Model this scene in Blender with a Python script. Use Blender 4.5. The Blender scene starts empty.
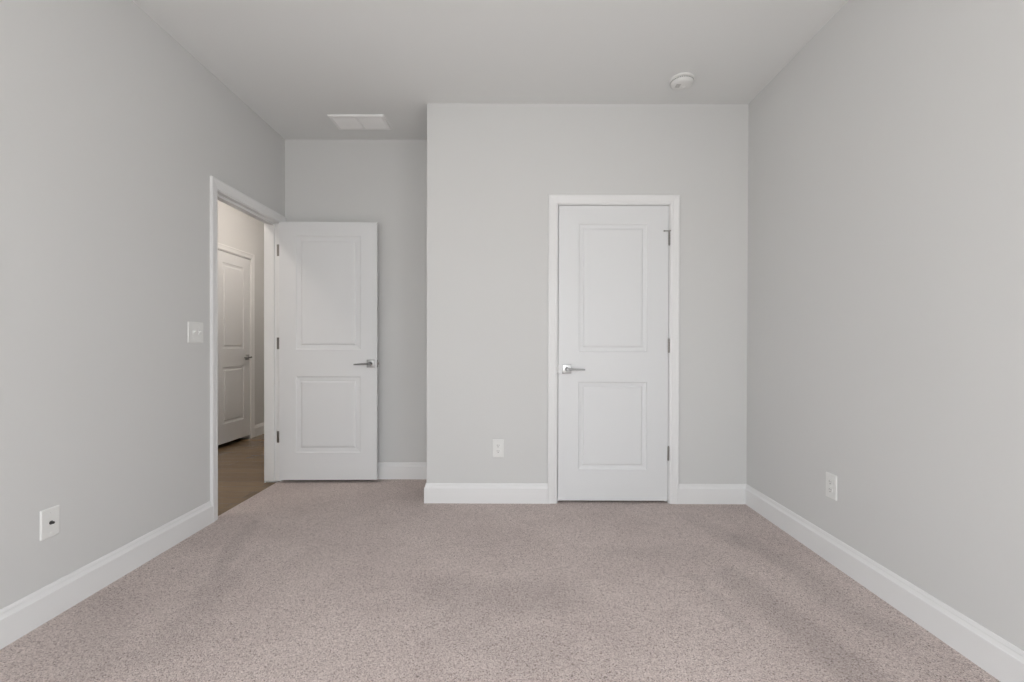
import bpy, bmesh, math
from mathutils import Matrix, Vector

C = bpy.context.scene
col = C.collection
PI = math.pi

# ------------------------------------------------------------------ camera
R_ = PI / 180
yaw, pitch, roll = .084 * R_, -.302 * R_, .139 * R_
CX, CY, CZ, F = 515.15, 347.2, 1.088, 455.0
Xa = Vector((math.cos(yaw), math.sin(yaw), 0))
Y0 = Vector((-math.sin(yaw), math.cos(yaw), 0))
Zw = Vector((0, 0, 1))
Ya = Y0 * math.cos(pitch) + Zw * math.sin(pitch)
Za = -Y0 * math.sin(pitch) + Zw * math.cos(pitch)
right = Xa * math.cos(roll) + Za * math.sin(roll)
up = Za * math.cos(roll) - Xa * math.sin(roll)
cam_d = bpy.data.cameras.new('camera')
cam = bpy.data.objects.new('camera', cam_d)
col.objects.link(cam)
m = Matrix((right, up, -Ya)).transposed().to_4x4()
m.translation = Vector((0, 0, CZ))
cam.matrix_world = m
cam_d.sensor_fit = 'HORIZONTAL'
cam_d.sensor_width = 36
cam_d.lens = F * 36 / 1024
cam_d.shift_x = -(CX - 512) / 1024
cam_d.shift_y = (CY - 341) / 1024
cam_d.clip_start = .02
C.camera = cam

# ------------------------------------------------------------------ world, light, exposure
C.view_settings.view_transform = 'Standard'
C.view_settings.look = 'None'
C.view_settings.gamma = 1
C.view_settings.use_curve_mapping = False
C.view_settings.exposure = -.33
w = bpy.data.worlds.new('overcast_sky')
C.world = w
w.use_nodes = True
bg = w.node_tree.nodes['Background']
bg.inputs[1].default_value = 10.0
_tc = w.node_tree.nodes.new('ShaderNodeTexCoord')          # bright cloudy sky above the horizon, darker ground below it
_sx = w.node_tree.nodes.new('ShaderNodeSeparateXYZ')
_rp = w.node_tree.nodes.new('ShaderNodeValToRGB')
_rp.color_ramp.elements[0].position = .0; _rp.color_ramp.elements[0].color = (.86, .855, .84, 1)
_rp.color_ramp.elements[1].position = .06; _rp.color_ramp.elements[1].color = (.93, .965, 1, 1)
w.node_tree.links.new(_tc.outputs['Generated'], _sx.inputs[0])
w.node_tree.links.new(_sx.outputs['Z'], _rp.inputs[0])
w.node_tree.links.new(_rp.outputs[0], bg.inputs[0])


def area(name, loc, rot, sx, sy, power, color):
    d = bpy.data.lights.new(name, 'AREA')
    d.shape = 'RECTANGLE'; d.size = sx; d.size_y = sy
    d.energy = power; d.color = color
    o = bpy.data.objects.new(name, d)
    o.location = loc; o.rotation_euler = rot
    col.objects.link(o)
    return o


REAR = -1.40                                   # rear wall, behind the camera
WZ = (.35, 2.10)                               # sill and head of the three added windows behind the camera
WREAR = (-.50, .60)                            # one of the added windows, in the rear wall, x
WSIDE = (-1.20, -.20)                          # added windows in the side walls, y
wh, wm = WZ[1] - WZ[0], sum(WZ) / 2
PORTALS = [area('sky_portal', (sum(WREAR) / 2, REAR - .125, wm), (PI / 2, 0, 0), WREAR[1] - WREAR[0], wh, 1, (1, 1, 1)),
           area('sky_portal', (1.589 + .125, sum(WSIDE) / 2, wm), (PI / 2, 0, PI / 2), WSIDE[1] - WSIDE[0], wh, 1, (1, 1, 1)),
           area('sky_portal', (-1.846 - .125, sum(WSIDE) / 2, wm), (PI / 2, 0, -PI / 2), WSIDE[1] - WSIDE[0], wh, 1, (1, 1, 1))]
for o in PORTALS: o.data.cycles.is_portal = True


# ------------------------------------------------------------------ materials
def new_mat(name, color, rough=.5, metal=0.0, spec=.5):
    mt = bpy.data.materials.new(name)
    mt.use_nodes = True
    b = mt.node_tree.nodes['Principled BSDF']
    b.inputs['Base Color'].default_value = (*color, 1)
    b.inputs['Roughness'].default_value = rough
    b.inputs['Metallic'].default_value = metal
    b.inputs['Specular IOR Level'].default_value = spec
    return mt, mt.node_tree, b


def bump(nt, b, scale, dist, strength=.5, detail=2):
    tc = nt.nodes.new('ShaderNodeTexCoord')
    n = nt.nodes.new('ShaderNodeTexNoise'); n.inputs['Scale'].default_value = scale; n.inputs['Detail'].default_value = detail
    bp = nt.nodes.new('ShaderNodeBump'); bp.inputs['Strength'].default_value = strength; bp.inputs['Distance'].default_value = dist
    nt.links.new(tc.outputs['Object'], n.inputs['Vector'])
    nt.links.new(n.outputs['Fac'], bp.inputs['Height'])
    nt.links.new(bp.outputs['Normal'], b.inputs['Normal'])
    return tc, n, bp


def srgb(r, g, b):
    return tuple(((c / 255) / 12.92 if c / 255 <= .04045 else (((c / 255) + .055) / 1.055) ** 2.4) for c in (r, g, b))


WALL, nt, b = new_mat('wall_paint', srgb(215, 215, 214), .75, spec=.25)
bump(nt, b, 180, .0006, .35)
CEIL, nt, b = new_mat('ceiling_paint', srgb(231, 232, 231), .9, spec=.15)
bump(nt, b, 160, .0006, .3)
TRIM, nt, b = new_mat('white_trim_enamel', srgb(235, 235, 235), .38, spec=.4)
bump(nt, b, 60, .0002, .25)
DOORP, nt, b = new_mat('white_door_enamel', srgb(228, 229, 230), .42, spec=.4)
bump(nt, b, 90, .0002, .3)
PLASTIC, nt, b = new_mat('white_plastic', srgb(232, 232, 230), .35)
bump(nt, b, 40, .0001, .1)
GRILLE, nt, b = new_mat('white_painted_steel', srgb(243, 243, 242), .45)
bump(nt, b, 120, .0001, .2)
CHROME, nt, b = new_mat('polished_chrome', (.44, .44, .44), .32, 1.0)
bump(nt, b, 200, .00005, .1)
DARKREFL, nt, b = new_mat('lever_chrome', (.24, .24, .24), .28, 1.0)  # chrome of the levers, with dark reflections put into its colour
bump(nt, b, 200, .00005, .1)
NICKEL, nt, b = new_mat('satin_nickel', (.30, .285, .27), .38, 1.0)
bump(nt, b, 300, .00005, .2)
DARK, nt, b = new_mat('dark_slot', (.03, .03, .03), .6)
bump(nt, b, 100, .0001, .1)
JACKM, nt, b = new_mat('dark_connector_metal', (.10, .10, .10), .35, .8)
bump(nt, b, 100, .0001, .1)


def mk_carpet():
    mt, nt, b = new_mat('beige_carpet', (.4, .33, .32), 1.0, spec=.05)
    L = nt.links.new

    def N(t, **k):
        n = nt.nodes.new('ShaderNode' + t)
        for a, v in k.items(): setattr(n, a, v)
        return n

    def math_(op, a, c=None):
        n = N('Math', operation=op)
        for i, v in enumerate((a, c)):
            if v is None: continue
            if isinstance(v, (int, float)): n.inputs[i].default_value = v
            else: L(v, n.inputs[i])
        return n.outputs[0]

    def mul(c1, c2):
        n = N('MixRGB', blend_type='MULTIPLY'); n.inputs['Fac'].default_value = 1
        L(c1, n.inputs['Color1']); L(c2, n.inputs['Color2'])
        return n.outputs[0]

    def ramp(fac, stops):
        n = N('ValToRGB')
        while len(n.color_ramp.elements) < len(stops): n.color_ramp.elements.new(.5)
        for e, (p, c) in zip(n.color_ramp.elements, stops): e.position = p; e.color = (*c, 1)
        L(fac, n.inputs['Fac'])
        return n.outputs[0]

    def noise(scale, detail=2, rough=.5, vec=None):
        n = N('TexNoise'); n.inputs['Scale'].default_value = scale; n.inputs['Detail'].default_value = detail; n.inputs['Roughness'].default_value = rough
        L(vec or tc.outputs['Object'], n.inputs['Vector'])
        return n
    b.inputs['Sheen Weight'].default_value = .2
    b.inputs['Sheen Roughness'].default_value = .6
    tc = N('TexCoord')
    # tufts: cells of cut yarn, each its own shade, darker between them
    vo = N('TexVoronoi'); vo.inputs['Scale'].default_value = 270; L(tc.outputs['Object'], vo.inputs['Vector'])
    sep = N('SeparateColor'); L(vo.outputs['Color'], sep.inputs[0])
    tuft = ramp(sep.outputs[0], [(0, TUFT[0]), (.14, TUFT[1]), (.5, TUFT[2]), (1, TUFT[3])])
    gap = ramp(vo.outputs['Distance'], [(.25, (1, 1, 1)), (.75, (.78, .76, .76))])
    fleck = ramp(noise(105, 3, .7).outputs['Fac'], [(.33, (.86, .855, .855)), (.52, (1, 1, 1))])
    c = mul(mul(tuft, gap), fleck)
    # nap lying the other way: broad soft patches, and the tracks of feet and a vacuum cleaner
    nv = noise(2.2, 4, .6)
    patch = ramp(nv.outputs['Fac'], [(.36, (.90, .89, .89)), (.60, (1, 1, 1))])
    c = mul(c, patch)
    wob = N('VectorMath', operation='SCALE'); L(noise(5, 3, .6).outputs['Color'], wob.inputs[0]); wob.inputs['Scale'].default_value = .16
    pos = N('VectorMath', operation='ADD'); L(tc.outputs['Object'], pos.inputs[0]); L(wob.outputs[0], pos.inputs[1])
    acc = None
    for (x0, y0, x1, y1, wd, k) in TRACKS:
        x0 += .08; x1 += .08; y0 += .08; y1 += .08             # the wobble's mean
        dx, dy = x1 - x0, y1 - y0
        q = N('VectorMath', operation='SUBTRACT'); L(pos.outputs[0], q.inputs[0]); q.inputs[1].default_value = (x0, y0, 0)
        flat = N('VectorMath', operation='MULTIPLY'); L(q.outputs[0], flat.inputs[0]); flat.inputs[1].default_value = (1, 1, 0)
        dt = N('VectorMath', operation='DOT_PRODUCT'); L(flat.outputs[0], dt.inputs[0]); dt.inputs[1].default_value = (dx / (dx * dx + dy * dy), dy / (dx * dx + dy * dy), 0)
        cl = N('Clamp'); L(dt.outputs['Value'], cl.inputs[0])
        sc = N('VectorMath', operation='SCALE'); sc.inputs[0].default_value = (dx, dy, 0); L(cl.outputs[0], sc.inputs['Scale'])
        df = N('VectorMath', operation='DISTANCE'); L(flat.outputs[0], df.inputs[0]); L(sc.outputs[0], df.inputs[1])
        mr = N('MapRange', interpolation_type='SMOOTHSTEP')
        L(df.outputs['Value'], mr.inputs['Value'])
        mr.inputs['From Min'].default_value = wd * .35; mr.inputs['From Max'].default_value = wd * 1.3
        mr.inputs['To Min'].default_value = k * 1.3; mr.inputs['To Max'].default_value = 0
        acc = mr.outputs[0] if acc is None else math_('ADD', acc, mr.outputs[0])
    shade = math_('SUBTRACT', 1.0, acc)
    cb = N('CombineColor'); [L(shade, cb.inputs[i]) for i in range(3)]
    c = mul(c, cb.outputs[0])
    L(c, b.inputs['Base Color'])
    bp = N('Bump'); bp.inputs['Strength'].default_value = .5; bp.inputs['Distance'].default_value = .004
    inv = math_('SUBTRACT', 1.0, vo.outputs['Distance'])
    L(inv, bp.inputs['Height']); L(bp.outputs['Normal'], b.inputs['Normal'])
    return mt


TUFT = [srgb(138, 124, 119), srgb(198, 182, 176), srgb(219, 204, 198), srgb(238, 225, 219)]
# x0, y0, x1, y1, half width, how much darker (floor coordinates, metres)
TRACKS = [(-1.60, 2.75, -1.42, 2.15, .05, .10), (-1.35, 2.10, -1.25, 1.62, .10, .07), (-1.75, 1.95, -1.40, 1.50, .10, .05),
          (1.02, 2.15, 1.14, 1.50, .10, .12), (1.30, 2.55, 1.42, 1.75, .09, .10), (.85, 2.15, .88, 1.75, .035, .08),
          (-.30, 2.0, .15, 1.95, .17, .09), (-.25, 1.75, .1, 1.60, .14, .06), (.55, 2.35, .95, 2.40, .12, .06), (1.12, 2.9, 1.22, 2.5, .08, .07)]
CARPET = mk_carpet()


def mk_wood():
    mt, nt, b = new_mat('brown_hardwood', (.1, .07, .05), .22, spec=.5)
    L = nt.links.new
    N = nt.nodes.new
    tc = N('ShaderNodeTexCoord')
    br = N('ShaderNodeTexBrick')
    br.inputs['Scale'].default_value = 1.0
    br.inputs['Brick Width'].default_value = 1.3; br.inputs['Row Height'].default_value = .125
    br.inputs['Mortar Size'].default_value = .0015
    br.inputs['Color1'].default_value = (*srgb(146, 123, 95), 1)
    br.inputs['Color2'].default_value = (*srgb(128, 108, 84), 1)
    br.inputs['Mortar'].default_value = (*srgb(66, 54, 42), 1)
    mp = N('ShaderNodeMapping'); mp.inputs['Scale'].default_value = (2, 30, 1)
    n = N('ShaderNodeTexNoise'); n.inputs['Scale'].default_value = 3; n.inputs['Detail'].default_value = 4
    r = N('ShaderNodeValToRGB')
    r.color_ramp.elements[0].position = .3; r.color_ramp.elements[0].color = (.82, .81, .80, 1)
    r.color_ramp.elements[1].position = .7; r.color_ramp.elements[1].color = (1.0, 1.0, 1.0, 1)
    mx = N('ShaderNodeMixRGB'); mx.blend_type = 'MULTIPLY'; mx.inputs['Fac'].default_value = 1
    L(tc.outputs['Object'], br.inputs['Vector']); L(tc.outputs['Object'], mp.inputs['Vector'])
    L(mp.outputs['Vector'], n.inputs['Vector']); L(n.outputs['Fac'], r.inputs['Fac'])
    L(br.outputs['Color'], mx.inputs['Color1']); L(r.outputs['Color'], mx.inputs['Color2'])
    L(mx.outputs['Color'], b.inputs['Base Color'])
    return mt


WOOD = mk_wood()


def mk_glow(name, color, power):
    mt = bpy.data.materials.new(name); mt.use_nodes = True
    b = mt.node_tree.nodes['Principled BSDF']
    b.inputs['Base Color'].default_value = (.9, .88, .82, 1)
    b.inputs['Emission Color'].default_value = (*color, 1)
    b.inputs['Emission Strength'].default_value = power
    return mt




# ------------------------------------------------------------------ mesh helpers
def box(bm, x0, x1, y0, y1, z0, z1, bev=0, seg=2):
    xs, ys, zs = sorted((x0, x1)), sorted((y0, y1)), sorted((z0, z1))
    v = [bm.verts.new((x, y, z)) for x in xs for y in ys for z in zs]
    fs = [(0, 1, 3, 2), (4, 6, 7, 5), (0, 4, 5, 1), (2, 3, 7, 6), (0, 2, 6, 4), (1, 5, 7, 3)]
    faces = [bm.faces.new([v[i] for i in f]) for f in fs]
    if bev:
        es = list({e for f in faces for e in f.edges})
        bmesh.ops.bevel(bm, geom=es, offset=bev, segments=seg, affect='EDGES', profile=.5, clamp_overlap=True)


def lathe(bm, prof, seg=48, M=None):
    """prof: (r, h) points, turned about local z; M places it"""
    M = M or Matrix()
    rings = []
    for r, h in prof:
        if r < 1e-6:
            rings.append([bm.verts.new(M @ Vector((0, 0, h)))])
        else:
            rings.append([bm.verts.new(M @ Vector((r * math.cos(2 * PI * k / seg), r * math.sin(2 * PI * k / seg), h))) for k in range(seg)])
    for a, c in zip(rings, rings[1:]):
        if len(a) == 1 and len(c) == 1: continue
        for k in range(seg):
            k2 = (k + 1) % seg
            if len(a) == 1: bm.faces.new((a[0], c[k], c[k2]))
            elif len(c) == 1: bm.faces.new((a[k], a[k2], c[0]))
            else: bm.faces.new((a[k], a[k2], c[k2], c[k]))
    for ring in (rings[0], rings[-1]):
        if len(ring) > 1: bm.faces.new(ring)


def sweep(bm, path, prof, mapf, side=1):
    """mitred sweep: path of 2D points, prof = (offset to the side, height) points, mapf(a, b, h) -> 3D"""
    P = [Vector(p) for p in path]
    n = len(P)
    rings = []
    for i in range(n):
        d0 = (P[i] - P[i - 1]).normalized() if i > 0 else None
        d1 = (P[i + 1] - P[i]).normalized() if i < n - 1 else None
        d0 = d0 or d1; d1 = d1 or d0
        n0 = Vector((-d0.y, d0.x)) * side; n1 = Vector((-d1.y, d1.x)) * side
        mi = (n0 + n1) / (1 + n0.dot(n1))
        rings.append([bm.verts.new(mapf(*(P[i] + mi * o), h)) for o, h in prof])
    k = len(prof)
    for a, c in zip(rings, rings[1:]):
        for j in range(k):
            bm.faces.new((a[j], a[(j + 1) % k], c[(j + 1) % k], c[j]))
    bm.faces.new(rings[0]); bm.faces.new(list(reversed(rings[-1])))


def obj(name, bm, mat, parent=None, smooth=False, mats=None):
    bmesh.ops.recalc_face_normals(bm, faces=bm.faces[:])
    me = bpy.data.meshes.new(name)
    bm.to_mesh(me); bm.free()
    me.materials.append(mat)
    if smooth:
        for p in me.polygons: p.use_smooth = True
        me.set_sharp_from_angle(angle=35 * R_)
    o = bpy.data.objects.new(name, me)
    col.objects.link(o)
    if parent: o.parent = parent
    return o


def tag(o, label=None, cat=None, kind=None, group=None):
    if label: o['label'] = label
    if cat: o['category'] = cat
    if kind: o['kind'] = kind
    if group: o['group'] = group
    return o


def empty(name, loc=(0, 0, 0), rz=0, **k):
    o = bpy.data.objects.new(name, None)
    o.empty_display_size = .1
    o.location = loc; o.rotation_euler = (0, 0, rz)
    col.objects.link(o)
    return tag(o, **k)


def S(name, boxes, mat, label, cat):
    bm = bmesh.new()
    for bx in boxes: box(bm, *bx)
    return tag(obj(name, bm, mat), label, cat, 'structure')


# ------------------------------------------------------------------ room dimensions
H = 2.74
XL, XR, XC = -1.846, 1.589, -.612
D1, D2 = 3.126, 3.678
T = .117                                    # wall thickness
XH = XL - T                                 # hall side of the left wall
XHW = -3.10                                 # far wall of the hall
ZH = -.010                                  # hall wood floor
DY0, DY1, DZ = 2.832, 3.594, 2.043          # bedroom doorway clear of its jambs
CX0, CX1 = .288, 1.051                      # closet doorway clear
HY0, HY1 = 4.680, 5.303                     # hall door clear
HYE = 6.60                                  # hall end
J = .019                                    # jamb board thickness

S('floor', [(-1.880, XR + .05, REAR - .05, D2 + .05, -.06, 0)], CARPET, 'pinkish beige cut pile carpet covering the bedroom floor', 'carpet floor')
S('floor_hall', [(XHW - .6, -1.880, 1.2, HYE + .1, -.06, ZH)], WOOD, 'dark brown hardwood floor of the hall seen through the open doorway', 'wood floor')
S('ceiling', [(XH - .0, XR + T, REAR - T, D2 + T, H, H + .1)], CEIL, 'plain light grey flat ceiling of the bedroom', 'ceiling')
S('ceiling_hall', [(XHW - .7, XH, 1.2, HYE + .1, H, H + .1)], CEIL, 'flat ceiling of the hall beyond the doorway', 'ceiling')
S('wall_left', [(XH, XL, REAR - T, WSIDE[0], -.06, H), (XH, XL, WSIDE[1], DY0 - J, -.06, H), (XH, XL, WSIDE[0], WSIDE[1], -.06, WZ[0]), (XH, XL, WSIDE[0], WSIDE[1], WZ[1], H), (XH, XL, DY1 + J, HYE + .1, -.06, H), (XH, XL, DY0 - J, DY1 + J, DZ + J, H)],
  WALL, 'light grey wall on the left with the doorway to the hall', 'wall')
S('wall_right', [(XR, XR + T, REAR - T, WSIDE[0], -.06, H), (XR, XR + T, WSIDE[1], D2 + T, -.06, H), (XR, XR + T, WSIDE[0], WSIDE[1], -.06, WZ[0]), (XR, XR + T, WSIDE[0], WSIDE[1], WZ[1], H)], WALL, 'light grey wall on the right with one outlet low down', 'wall')
S('wall_back', [(XL - .08, XR, D2, D2 + T, -.06, H)], WALL, 'light grey recessed wall behind the open door', 'wall')
S('wall_closet', [(XC, CX0 - J, D1, D1 + T, -.06, H), (CX1 + J, XR, D1, D1 + T, -.06, H), (CX0 - J, CX1 + J, D1, D1 + T, DZ + .005 + J, H),
                  (XC, XC + T, D1 + T, D2, -.06, H)], WALL, 'light grey closet front wall jutting out with the closed door', 'wall')
S('wall_rear', [(XL, WREAR[0], REAR - T, REAR, -.06, H), (WREAR[1], XR, REAR - T, REAR, -.06, H), (*WREAR, REAR - T, REAR, -.06, WZ[0]), (*WREAR, REAR - T, REAR, WZ[1], H)],
  WALL, 'light grey rear wall with one window, behind the camera', 'wall')
S('wall_hall', [(XHW - T, XHW, 1.2, HY0 - J, -.06, H), (XHW - T, XHW, HY1 + J, HYE, -.06, H), (XHW - T, XHW, HY0 - J, HY1 + J, DZ + .03 + J, H),
                (XHW - .7, XHW - .6, HY0 - .4, HY1 + .4, -.06, H), (XHW - .6, XHW - T, HY0 - .4, HY0 - .3, -.06, H), (XHW - .6, XHW - T, HY1 + .3, HY1 + .4, -.06, H)],
  WALL, 'light grey hall wall with a closed white door, seen through the doorway', 'wall')
S('wall_hall_end', [(XHW - T, XH, HYE, HYE + .1, -.06, H), (XHW - T, XH, 1.1, 1.2, -.06, H)], WALL, 'grey end walls closing off the hall', 'wall')

# unseen windows added behind the camera to light the room
for i, (loc, rz, W_, lab) in enumerate((((WREAR[0], REAR, WZ[0]), 0, WREAR[1] - WREAR[0], 'white framed window in the rear wall behind the camera'),
                                        ((XR, WSIDE[0], WZ[0]), PI / 2, WSIDE[1] - WSIDE[0], 'white framed window in the right wall behind the camera'),
                                        ((XL, WSIDE[1], WZ[0]), -PI / 2, WSIDE[1] - WSIDE[0], 'white framed window in the left wall behind the camera'))):
    root = empty('window_%d' % (i + 1), loc, rz, kind='structure', cat='window', label=lab)
    H_ = WZ[1] - WZ[0]
    bm = bmesh.new()
    box(bm, 0, .03, -T, .0, 0, H_); box(bm, W_ - .03, W_, -T, 0, 0, H_); box(bm, .03, W_ - .03, -T, 0, 0, .03); box(bm, .03, W_ - .03, -T, 0, H_ - .03, H_)
    obj('window_frame', bm, TRIM, root)
    bm = bmesh.new(); box(bm, .03, W_ - .03, -.085, -.045, H_ / 2 - .022, H_ / 2 + .022, .003); obj('meeting_rail', bm, TRIM, root)
    bm = bmesh.new(); box(bm, -.06, W_ + .06, 0, .05, -.03, 0, .004); obj('window_sill', bm, TRIM, root)
    bm = bmesh.new()
    path = [(0, 0), (0, H_), (W_, H_), (W_, 0)]
    sweep(bm, path, [(0, 0), (0, .012), (.05, .017), (.062, .017), (.062, 0)], lambda u, v, h: Vector((u, h, v)), 1)
    obj('window_casing', bm, TRIM, root)

# ------------------------------------------------------------------ baseboards
BP = [(0, 0), (.0150, 0), (.0150, .1000), (.0146, .1040), (.0128, .1062), (.0118, .1075), (.0086, .1150), (.0072, .1190), (.0072, .1240), (.0062, .1262), (.0060, .1280), (.0042, .1335), (.0015, .1355), (0, .1355)]


def baseboard(name, path, side, label, z=0.0):
    bm = bmesh.new()
    sweep(bm, path, BP, lambda a, b, h: Vector((a, b, h + z)), side)
    return tag(obj(name, bm, TRIM), label, 'baseboard', 'structure')


CO = .0615                                   # casing width
baseboard('baseboard_left', [(XL, REAR), (XL, DY0 - .010 - CO)], -1, 'white baseboard along the left wall up to the doorway')
baseboard('baseboard_right', [(CX1 + .005 + CO, D1), (XR, D1), (XR, REAR)], -1, 'white baseboard along the right wall and right of the closet door')
baseboard('baseboard_back', [(XL + .02, D2), (XC, D2), (XC, D1), (CX0 - .005 - CO, D1)], -1, 'white baseboard behind the open door and left of the closet door')
baseboard('baseboard_hall', [(XHW, HY1 + .005 + CO), (XHW, HYE)], -1, 'white baseboard in the hall to the right of the hall door', ZH)
baseboard('baseboard_hall_near', [(XHW, 1.2), (XHW, HY0 - .005 - CO)], -1, 'white baseboard in the hall to the left of the hall door', ZH)
baseboard('baseboard_rear', [(XR, REAR), (XL, REAR)], -1, 'white baseboard under the rear windows')

# ------------------------------------------------------------------ doors
CP = [(0, 0), (0, .0150), (.003, .0172), (.012, .0172), (.018, .0150), (.040, .0120), (.048, .0125), (.054, .0105), (.0600, .0085), (CO, .0070), (CO, 0)]


def leaf_mesh(W, Hh, Tk, pu, pv, ps=1.0):
    """two-panel moulded slab: u across, y = 0 front .. Tk back, z up"""
    bm = bmesh.new()
    us = [0, pu[0], pu[1], W]
    vs = [0, pv[0], pv[1], pv[2], pv[3], Hh]
    prof = [(0, 0), (.002, .0030), (.006, .0058), (.014, .0070), (.026, .0085), (.031, .0085), (.035, .0035), (.040, .0014), (.044, .0010)]
    for sgn, y0 in ((1, 0.0), (-1, Tk)):
        for i in range(3):
            for j in range(5):
                u0, u1, v0, v1 = us[i], us[i + 1], vs[j], vs[j + 1]
                if i == 1 and j in (1, 3):
                    prev = None
                    for ins, dep in prof:
                        ins *= ps
                        y = y0 + sgn * dep
                        ring = [bm.verts.new(p) for p in ((u0 + ins, y, v0 + ins), (u1 - ins, y, v0 + ins), (u1 - ins, y, v1 - ins), (u0 + ins, y, v1 - ins))]
                        if prev:
                            for k in range(4): bm.faces.new((prev[k], prev[(k + 1) % 4], ring[(k + 1) % 4], ring[k]))
                        prev = ring
                    bm.faces.new(prev)
                else:
                    bm.faces.new([bm.verts.new(p) for p in ((u0, y0, v0), (u1, y0, v0), (u1, y0, v1), (u0, y0, v1))])
    for q in ([(0, 0), (0, Tk)], [(W, 0), (W, Tk)]):
        u = q[0][0]
        for j in range(5):
            bm.faces.new([bm.verts.new(p) for p in ((u, 0, vs[j]), (u, Tk, vs[j]), (u, Tk, vs[j + 1]), (u, 0, vs[j + 1]))])
    for v in (0, Hh):
        for i in range(3):
            bm.faces.new([bm.verts.new(p) for p in ((us[i], 0, v), (us[i + 1], 0, v), (us[i + 1], Tk, v), (us[i], Tk, v))])
    bmesh.ops.remove_doubles(bm, verts=bm.verts[:], dist=1e-5)
    return bm


def handle(parent, u, z, y, out, direction, tilt=0.0, proj=.046):
    """square rose and straight lever. out = -1 front / +1 back, direction = way the lever points along u"""
    hroot_bm = bmesh.new()
    box(hroot_bm, u - .031, u + .031, y, y + out * .009, z - .031, z + .031, .0022, 3)
    rose = obj('door_handle', hroot_bm, CHROME, parent, True)
    bm = bmesh.new()
    M = Matrix.Translation((u, y, z)) @ Matrix.Rotation(PI / 2 if out < 0 else -PI / 2, 4, 'X')
    lathe(bm, [(.0135, .008), (.0135, .014), (.0095, .018), (.0095, proj - .006), (.011, proj - .003), (.011, proj + .006), (.009, proj + .008), (0, proj + .008)], 28, M)
    # lever blade, slightly tapering, following the hub
    n = 10
    rings = []
    for k in range(n + 1):
        t = k / n
        uu = u + direction * (-.010 + .130 * t)
        zz = z + tilt * t * .12 - .0005
        hh = .0078 - .0026 * t
        tk = .0062 - .0018 * t
        yy = y + out * (proj - .001 - .002 * math.sin(PI * t))
        rings.append([bm.verts.new((uu, yy + tk * cy, zz + hh * cz)) for cy, cz in ((-1, -.6), (-.6, -1), (.6, -1), (1, -.6), (1, .6), (.6, 1), (-.6, 1), (-1, .6))])
    for a, c in zip(rings, rings[1:]):
        for j in range(8): bm.faces.new((a[j], a[(j + 1) % 8], c[(j + 1) % 8], c[j]))
    bm.faces.new(rings[0]); bm.faces.new(rings[-1])
    obj('lever', bm, DARKREFL, rose, True)
    return rose


def knuckle_bm(x, y, z, h=.092, r=.0062):
    bm = bmesh.new()
    n = 5
    for k in range(n):
        z0 = z - h / 2 + k * h / n
        lathe(bm, [(r * .85, z0 + .0003), (r, z0 + .0012), (r, z0 + h / n - .0012), (r * .85, z0 + h / n - .0003)], 16, Matrix.Translation((x, y, 0)))
    lathe(bm, [(r * .7, z + h / 2), (r * .8, z + h / 2 + .003), (0, z + h / 2 + .005)], 16, Matrix.Translation((x, y, 0)))
    lathe(bm, [(0, z - h / 2 - .005), (r * .8, z - h / 2 - .003), (r * .7, z - h / 2)], 16, Matrix.Translation((x, y, 0)))
    return bm


HZ = (.345, 1.085, 1.820)

# --- door_1: closed closet door in the closet front wall (hinges right)
d1 = empty('door_1', (CX0, D1, 0), 0, kind='structure', cat='door', label='closed white two-panel closet door in the middle of the jutting wall')
LW = CX1 - CX0 - .008
lf = obj('door_leaf', leaf_mesh(LW, 2.027, .035, (.139, LW - .145), (.212, .816, 1.024, 1.902)), DOORP, d1)
lf.location = (.0045, .002, .0175)
bm = bmesh.new()
for (a, c) in ((-J, 0), (CX1 - CX0, CX1 - CX0 + J)): box(bm, a, c, 0, T, 0, DZ + .005 + J)
box(bm, 0, CX1 - CX0, 0, T, DZ + .005, DZ + .005 + J)
for (a, c) in ((0, .011), (CX1 - CX0 - .011, CX1 - CX0)): box(bm, a, c, .040, .075, 0, DZ + .005)
box(bm, .011, CX1 - CX0 - .011, .040, .075, DZ - .006, DZ + .005)
obj('door_jamb', bm, TRIM, d1)
bm = bmesh.new()
a0, a1, zt = -.005 - CO, CX1 - CX0 + .005 + CO, DZ + .005 + .005 + CO
sweep(bm, [(a0, 0), (a0, zt), (a1, zt), (a1, 0)], CP, lambda a, b, h: Vector((a, -h, b)), -1)
obj('door_casing', bm, TRIM, d1)
handle(lf, .058, .905, 0, -1, 1, -.01)
bm = bmesh.new(); box(bm, -.0040, .001, .001, .029, .875, .932, .0005, 1); obj('latch_plate', bm, NICKEL, lf)
for z in HZ:
    bm = knuckle_bm(CX1 - CX0 - .002, -.0055, z)
    box(bm, CX1 - CX0 - .0034, CX1 - CX0 - .0016, -.004, .030, z - .045, z + .045)
    h = obj('hinge', bm, NICKEL, d1, True)
    if z == HZ[2]:                            # hinge-pin door stop on the top hinge
        bm = bmesh.new()
        x = CX1 - CX0 - .002
        box(bm, x - .009, x + .009, -.015, .001, z + .047, z + .053, .001, 1)
        M = Matrix.Translation((x - .008, -.008, z + .050)) @ Matrix.Rotation(-PI / 2, 4, 'Y')
        lathe(bm, [(.003, 0), (.003, .024), (.0052, .0245), (.0052, .031), (0, .031)], 14, M)
        tag(obj('hinge_pin_stop', bm, NICKEL, h, True), 'small dark stop bar pointing left from the top hinge')

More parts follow.
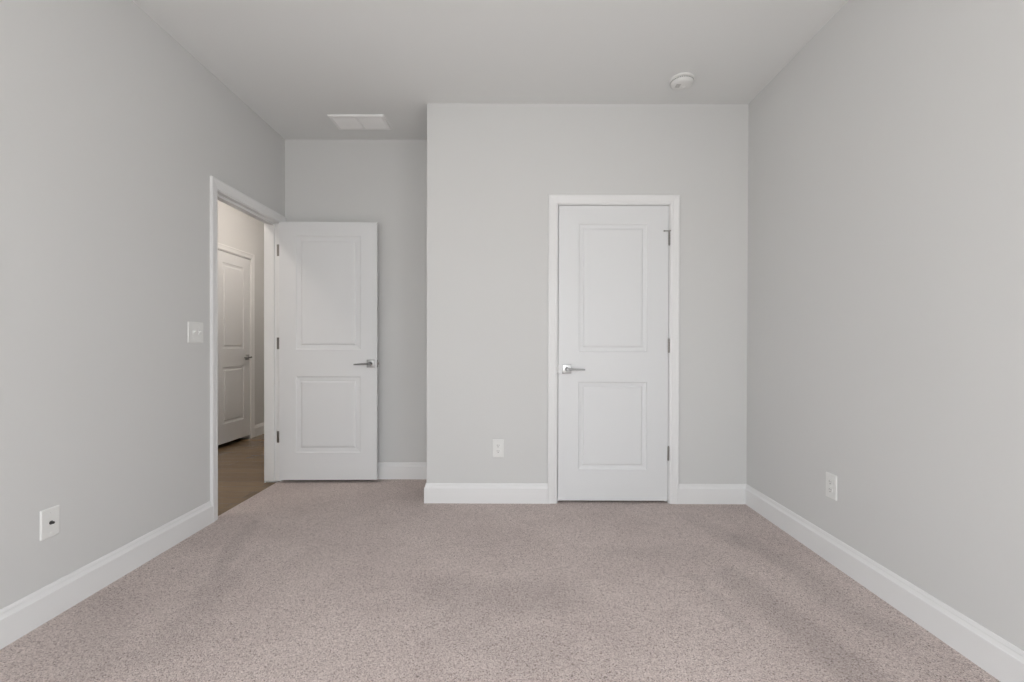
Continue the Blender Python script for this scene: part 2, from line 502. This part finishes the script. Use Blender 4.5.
# --- door_2: bedroom door swung open against the back wall, and its frame in the left wall
d2 = empty('door_2', (XL, DY1, 0), 0, kind='structure', cat='door', label='white two-panel bedroom door standing wide open against the recessed wall')
W2 = .759
lr = leaf_mesh(W2, 2.022, .035, (.129, .632), (.214, .812, 1.022, 1.914), 1.25)
lf2 = obj('door_leaf', lr, DOORP, d2)
lf2.location = (.016, -.038, .024)
lf2.rotation_euler = (0, 0, .64 * R_)
handle(lf2, W2 - .046, .914, 0, -1, -1, -.045)
handle(lf2, W2 - .046, .914, .035, 1, -1, -.01, proj=.036)
bm = bmesh.new(); box(bm, W2 - .001, W2 + .0012, .006, .029, .886, .943, .0005, 1)
box(bm, W2, W2 + .010, .012, .023, .905, .922, .002, 2)
obj('latch_plate', bm, NICKEL, lf2)
bm = bmesh.new()                             # jambs with stops, local: x to hall is negative
yl = -(DY1 - DY0)
box(bm, -T, 0, 0, J, .008, DZ + J); box(bm, -T, 0, yl - J, yl, ZH, DZ + J); box(bm, -T, 0, yl, 0, DZ, DZ + J)
box(bm, -.075, -.040, -.011, 0, .008, DZ); box(bm, -.075, -.040, yl, yl + .011, ZH, DZ); box(bm, -.075, -.040, yl + .011, -.011, DZ - .014, DZ)
obj('door_jamb', bm, TRIM, d2)
for side, name in ((1, 'door_casing'), (-1, 'door_casing')):
    bm = bmesh.new()
    x0 = 0 if side > 0 else -T
    y0_, y1_, zt = yl - .010 - CO, .005 + CO, DZ + .004 + CO
    sweep(bm, [(y0_, 0 if side > 0 else ZH), (y0_, zt), (y1_, zt), (y1_, 0 if side > 0 else ZH)], CP, lambda a, b, h, s=side, x=x0: Vector((x + s * h, a, b)), -1)
    obj(name, bm, TRIM, d2)
for z in HZ:
    bm = knuckle_bm(.0085, .0045, z + .010)
    box(bm, -.021, .012, -.0022, .0008, z - .036, z + .056, .0004, 1)
    for zz in (-.028, .0, .028):
        lathe(bm, [(.0042, 0), (.0042, .0010), (.0025, .0016), (0, .0016)], 12,
              Matrix.Translation((-.010 + .003 * (1 if zz == 0 else -1), -.0022, z + .010 + zz)) @ Matrix.Rotation(PI / 2, 4, 'X'))
    obj('hinge', bm, NICKEL, d2, True)

# --- door_3: closed door in the far hall wall
d3 = empty('door_3', (XHW, HY0, ZH), PI / 2, kind='structure', cat='door', label='closed white two-panel door in the hall, seen through the open doorway')
W3 = HY1 - HY0 - .006                        # local u = world +y, local y = world -x (into the wall)
HT = DZ + .03 - ZH
lf3 = obj('door_leaf', leaf_mesh(W3, 2.036, .035, (.125, W3 - .116), (.205, .812, 1.004, 1.925)), DOORP, d3)
lf3.location = (.003, .002, .042)
bm = bmesh.new()
for (a, c) in ((-J, 0), (HY1 - HY0, HY1 - HY0 + J)): box(bm, a, c, 0, T, 0, HT + J)
box(bm, 0, HY1 - HY0, 0, T, HT, HT + J)
obj('door_jamb', bm, TRIM, d3)
bm = bmesh.new()
a0, a1, zt = -.005 - CO, HY1 - HY0 + .005 + CO, HT + .005 + CO
sweep(bm, [(a0, 0), (a0, zt), (a1, zt), (a1, 0)], CP, lambda a, b, h: Vector((a, -h, b)), -1)
obj('door_casing', bm, TRIM, d3)
handle(lf3, W3 - .054, .905, 0, -1, -1, 0)


# ------------------------------------------------------------------ wall plates: local x across, y = out of the wall is -y, z up
def plate(root, w_, h_):
    bm = bmesh.new()
    prof = [(0, 0), (0, .0015), (.0010, .0032), (.003, .0048), (.005, .0054)]
    prev = None
    for ins, t in prof:
        pts = []
        r = max(.004 - ins * .4, .001)
        for cx, cz, a0 in ((w_ / 2, h_ / 2, 0), (-w_ / 2, h_ / 2, 90), (-w_ / 2, -h_ / 2, 180), (w_ / 2, -h_ / 2, 270)):
            ccx = cx - math.copysign(ins + r, cx); ccz = cz - math.copysign(ins + r, cz)
            for q in range(4):
                a = (a0 + q * 30) * R_
                pts.append((ccx + r * math.cos(a), -t, ccz + r * math.sin(a)))
        ring = [bm.verts.new(p) for p in pts]
        if prev:
            for k in range(len(ring)): bm.faces.new((prev[k], prev[(k + 1) % len(ring)], ring[(k + 1) % len(ring)], ring[k]))
        else:
            bm.faces.new(ring)
        prev = ring
    bm.faces.new(prev)
    return obj('wall_plate', bm, PLASTIC, root)


def screw(root, x, z):
    bm = bmesh.new()
    lathe(bm, [(.0036, .0058), (.0036, .0072), (.0026, .0078), (0, .0078)], 14, Matrix.Translation((x, 0, z)) @ Matrix.Rotation(PI / 2, 4, 'X'))
    return obj('screw', bm, PLASTIC, root, True)


def outlet(loc, rz, label):
    root = empty('wall_outlet', loc, rz, cat='outlet', label=label)
    plate(root, .080, .124)
    for s in (1, -1):
        bm = bmesh.new()
        zc = s * .0195
        # rounded receptacle face
        pts = []
        for k in range(28):
            a = 2 * PI * k / 28
            pts.append((.0175 * math.cos(a), max(-.0135, min(.0135, .0175 * math.sin(a)))))
        lo = [bm.verts.new((x, -.0055, zc + z)) for x, z in pts]
        hi = [bm.verts.new((x * .97, -.0080, zc + z * .97)) for x, z in pts]
        for k in range(28): bm.faces.new((lo[k], lo[(k + 1) % 28], hi[(k + 1) % 28], hi[k]))
        bm.faces.new(lo); bm.faces.new(hi)
        rc = obj('receptacle', bm, PLASTIC, root)
        bm = bmesh.new()
        box(bm, -.0074, -.0054, -.0084, -.0075, zc - .001, zc + .0075)
        box(bm, .0054, .0074, -.0084, -.0075, zc + .000, zc + .0065)
        lathe(bm, [(.0026, .0075), (.0026, .0084)], 12, Matrix.Translation((0, 0, zc - .0075)) @ Matrix.Rotation(PI / 2, 4, 'X'))
        obj('slots', bm, DARK, rc)
    screw(root, 0, 0)
    return root


outlet((-.120, D1, .376), 0, 'white electrical outlet low on the jutting wall left of the closet door')
outlet((XR, 2.285, .382), -PI / 2, 'white electrical outlet low on the right wall')

# cable plate on the left wall: rz = +90 deg: local x -> world +y, local -y -> world +x
root = empty('cable_outlet', (XL, 1.797, .379), PI / 2, cat='cable outlet', label='white wall plate with a small dark cable jack, low on the left wall')
plate(root, .076, .117)
screw(root, 0, .041); screw(root, 0, -.041)
bm = bmesh.new()
MJ = Matrix.Rotation(PI / 2, 4, 'X')
lathe(bm, [(.0078, .0055), (.0078, .0085)], 6, MJ)
lathe(bm, [(.0050, .0085), (.0050, .0165), (.0030, .0170), (.0030, .0120), (0, .0120)], 20, MJ)
tag(obj('cable_jack', bm, JACKM, root, False), 'dark threaded cable jack')

# double light switch
root = empty('light_switch', (XL, 2.633, 1.155), PI / 2, cat='light switch', label='white double toggle light switch on the left wall beside the doorway')
plate(root, .128, .122)
for x in (-.023, .023):
    bm = bmesh.new()
    box(bm, x - .0065, x + .0065, -.0076, -.0050, -.0135, .0135, .0008, 1)
    fr = obj('toggle_frame', bm, PLASTIC, root)
    bm = bmesh.new()
    vs = []
    for (y, z, hw, hz) in ((-.006, .000, .0048, .0060), (-.012, .0030, .0045, .0052), (-.0190, .0070, .0040, .0036)):
        vs.append([bm.verts.new((x + sx * hw, y, z + sz * hz)) for sx, sz in ((-1, -1), (1, -1), (1, 1), (-1, 1))])
    for a, c in zip(vs, vs[1:]):
        for k in range(4): bm.faces.new((a[k], a[(k + 1) % 4], c[(k + 1) % 4], c[k]))
    bm.faces.new(vs[0]); bm.faces.new(vs[-1])
    obj('toggle', bm, PLASTIC, fr)
    screw(root, x, .030); screw(root, x, -.030)

# ------------------------------------------------------------------ ceiling vent
VX0, VX1, VY0, VY1 = -1.360, -.955, 3.275, 3.492
root = empty('ceiling_vent', ((VX0 + VX1) / 2, (VY0 + VY1) / 2, H), 0, cat='air vent', label='white rectangular air vent in the ceiling above the open door')
w2, l2 = (VX1 - VX0) / 2, (VY1 - VY0) / 2
bm = bmesh.new()
fw = .024
# stepped outer flange swept round the rectangle
pts = [(-w2, -l2), (w2, -l2), (w2, l2), (-w2, l2)]
prev = None
for ins, dz in ((0, 0), (.0005, -.006), (.004, -.0105), (.010, -.0125), (fw, -.0125), (fw, -.002)):
    ring = [bm.verts.new((math.copysign(abs(x) - ins, x), math.copysign(abs(y) - ins, y), dz)) for x, y in pts]
    if prev:
        for k in range(4): bm.faces.new((prev[k], prev[(k + 1) % 4], ring[(k + 1) % 4], ring[k]))
    prev = ring
obj('vent_frame', bm, GRILLE, root)
bm = bmesh.new(); box(bm, -.008, .008, -l2 + fw, l2 - fw, -.0135, -.002, .001, 1); obj('center_bar', bm, GRILLE, root)
bm = bmesh.new(); box(bm, -w2 + fw, w2 - fw, -l2 + fw, l2 - fw, -.002, -.0005); obj('damper', bm, GRILLE, root)
for s in (-1, 1):
    bm = bmesh.new()
    x0, x1 = (s * .008, s * (w2 - fw))
    n = 13
    for k in range(n):
        yc = -l2 + fw + (k + .5) * (2 * (l2 - fw) / n)
        q = [(yc - .0070, -.0060), (yc - .0062, -.0052), (yc + .0062, -.0108), (yc + .0056, -.0116)]
        A = [bm.verts.new((x0, y, z)) for y, z in q]; B = [bm.verts.new((x1, y, z)) for y, z in q]
        for j in range(4): bm.faces.new((A[j], A[(j + 1) % 4], B[(j + 1) % 4], B[j]))
        bm.faces.new(A); bm.faces.new(B)
    obj('louvers', bm, GRILLE, root)

# ------------------------------------------------------------------ smoke detector
root = empty('smoke_detector', (1.029, 2.838, H), 0, cat='smoke detector', label='round white smoke detector on the ceiling in front of the closet wall')
FL = Matrix.Rotation(PI, 4, 'X')
bm = bmesh.new(); lathe(bm, [(.0735, 0), (.0735, .008), (.0715, .0105), (.064, .0115), (0, .0115)], 64, FL); obj('base_ring', bm, PLASTIC, root, True)
bm = bmesh.new(); lathe(bm, [(.064, .0105), (.064, .0125), (.0675, .0130), (.0680, .024), (.0660, .031), (.0600, .0365), (.050, .0395), (.036, .0405), (0, .0405)], 64, FL)
cv = obj('cover', bm, PLASTIC, root, True)
bm = bmesh.new()
for k in range(40):
    a = 2 * PI * k / 40
    Mk = Matrix.Rotation(a, 4, 'Z')
    vs0 = [Mk @ Vector(p) for p in ((.0672, -.003, -.0155), (.0684, -.003, -.0155), (.0684, .003, -.0155), (.0672, .003, -.0155))]
    vs1 = [v + Vector((0, 0, -.0065)) for v in vs0]
    A = [bm.verts.new(v) for v in vs0]; B = [bm.verts.new(v) for v in vs1]
    for j in range(4): bm.faces.new((A[j], A[(j + 1) % 4], B[(j + 1) % 4], B[j]))
    bm.faces.new(A); bm.faces.new(B)
SLOT, nt, b_ = new_mat('grey_vent_slot', srgb(150, 150, 147), .6); bump(nt, b_, 100, .0001, .1)
obj('vent_slots', bm, SLOT, cv)
bm = bmesh.new(); lathe(bm, [(.013, .0395), (.013, .0425), (.011, .0435), (0, .0435)], 28, Matrix.Translation((.022, .012, 0)) @ FL); obj('test_button', bm, PLASTIC, cv, True)
bm = bmesh.new()
for k in range(5):
    box(bm, -.040, -.012, -.018 + k * .008, -.0155 + k * .008, -.0412, -.0395)
obj('sounder_slots', bm, SLOT, cv)

# ------------------------------------------------------------------ unseen hall lamps, added to light the hall and the jamb
for loc, pw, lab in (((-2.12, 4.75, H), 68, 'round flush glass lamp on the hall ceiling beside the hall door'), ((-2.50, 2.60, H), 48, 'round flush glass lamp on the hall ceiling short of the bedroom doorway')):
    root = empty('hall_ceiling_lamp', loc, 0, cat='ceiling lamp', label=lab, group='flush lamps on the hall ceiling')
    bm = bmesh.new(); lathe(bm, [(.16, 0), (.16, .02), (.15, .028), (0, .028)], 40, FL); obj('lamp_base', bm, NICKEL, root, True)
    bm = bmesh.new(); lathe(bm, [(.145, .028), (.143, .05), (.12, .08), (.08, .10), (.04, .108), (0, .11)], 40, FL); obj('lamp_shade', bm, mk_glow('warm_lamp_glass', (1, .90, .81), pw), root, True)

# ------------------------------------------------------------------ unseen lamp above the camera, added to light the bedroom
root = empty('bedroom_ceiling_lamp', (.50, .20, H), 0, cat='ceiling lamp', label='round glass lamp on a short stem under the bedroom ceiling')
bm = bmesh.new(); lathe(bm, [(.075, 0), (.075, .02), (.05, .035), (.012, .04), (.012, .26), (.06, .27), (.15, .285), (.15, .30), (0, .30)], 40, FL); obj('lamp_stem', bm, NICKEL, root, True)
bm = bmesh.new(); lathe(bm, [(.145, .30), (.17, .33), (.17, .38), (.13, .43), (.07, .455), (0, .46)], 40, FL); obj('lamp_shade', bm, mk_glow('soft_white_lamp_glass', (1, .985, .96), 3.5), root, True)

# ------------------------------------------------------------------ the left wall runs a touch out of square: turn it and what it carries
AW, PV = .66 * R_, Vector((XL, 1.76, 0))
Rz = Matrix.Translation(PV) @ Matrix.Rotation(AW, 4, 'Z') @ Matrix.Translation(-PV)
bpy.context.view_layer.update()
for o in list(col.objects):
    if not o.parent and o.name in ('wall_left', 'baseboard_left', 'door_2', 'cable_outlet', 'light_switch', 'window_3'):
        o.matrix_world = Rz @ o.matrix_world
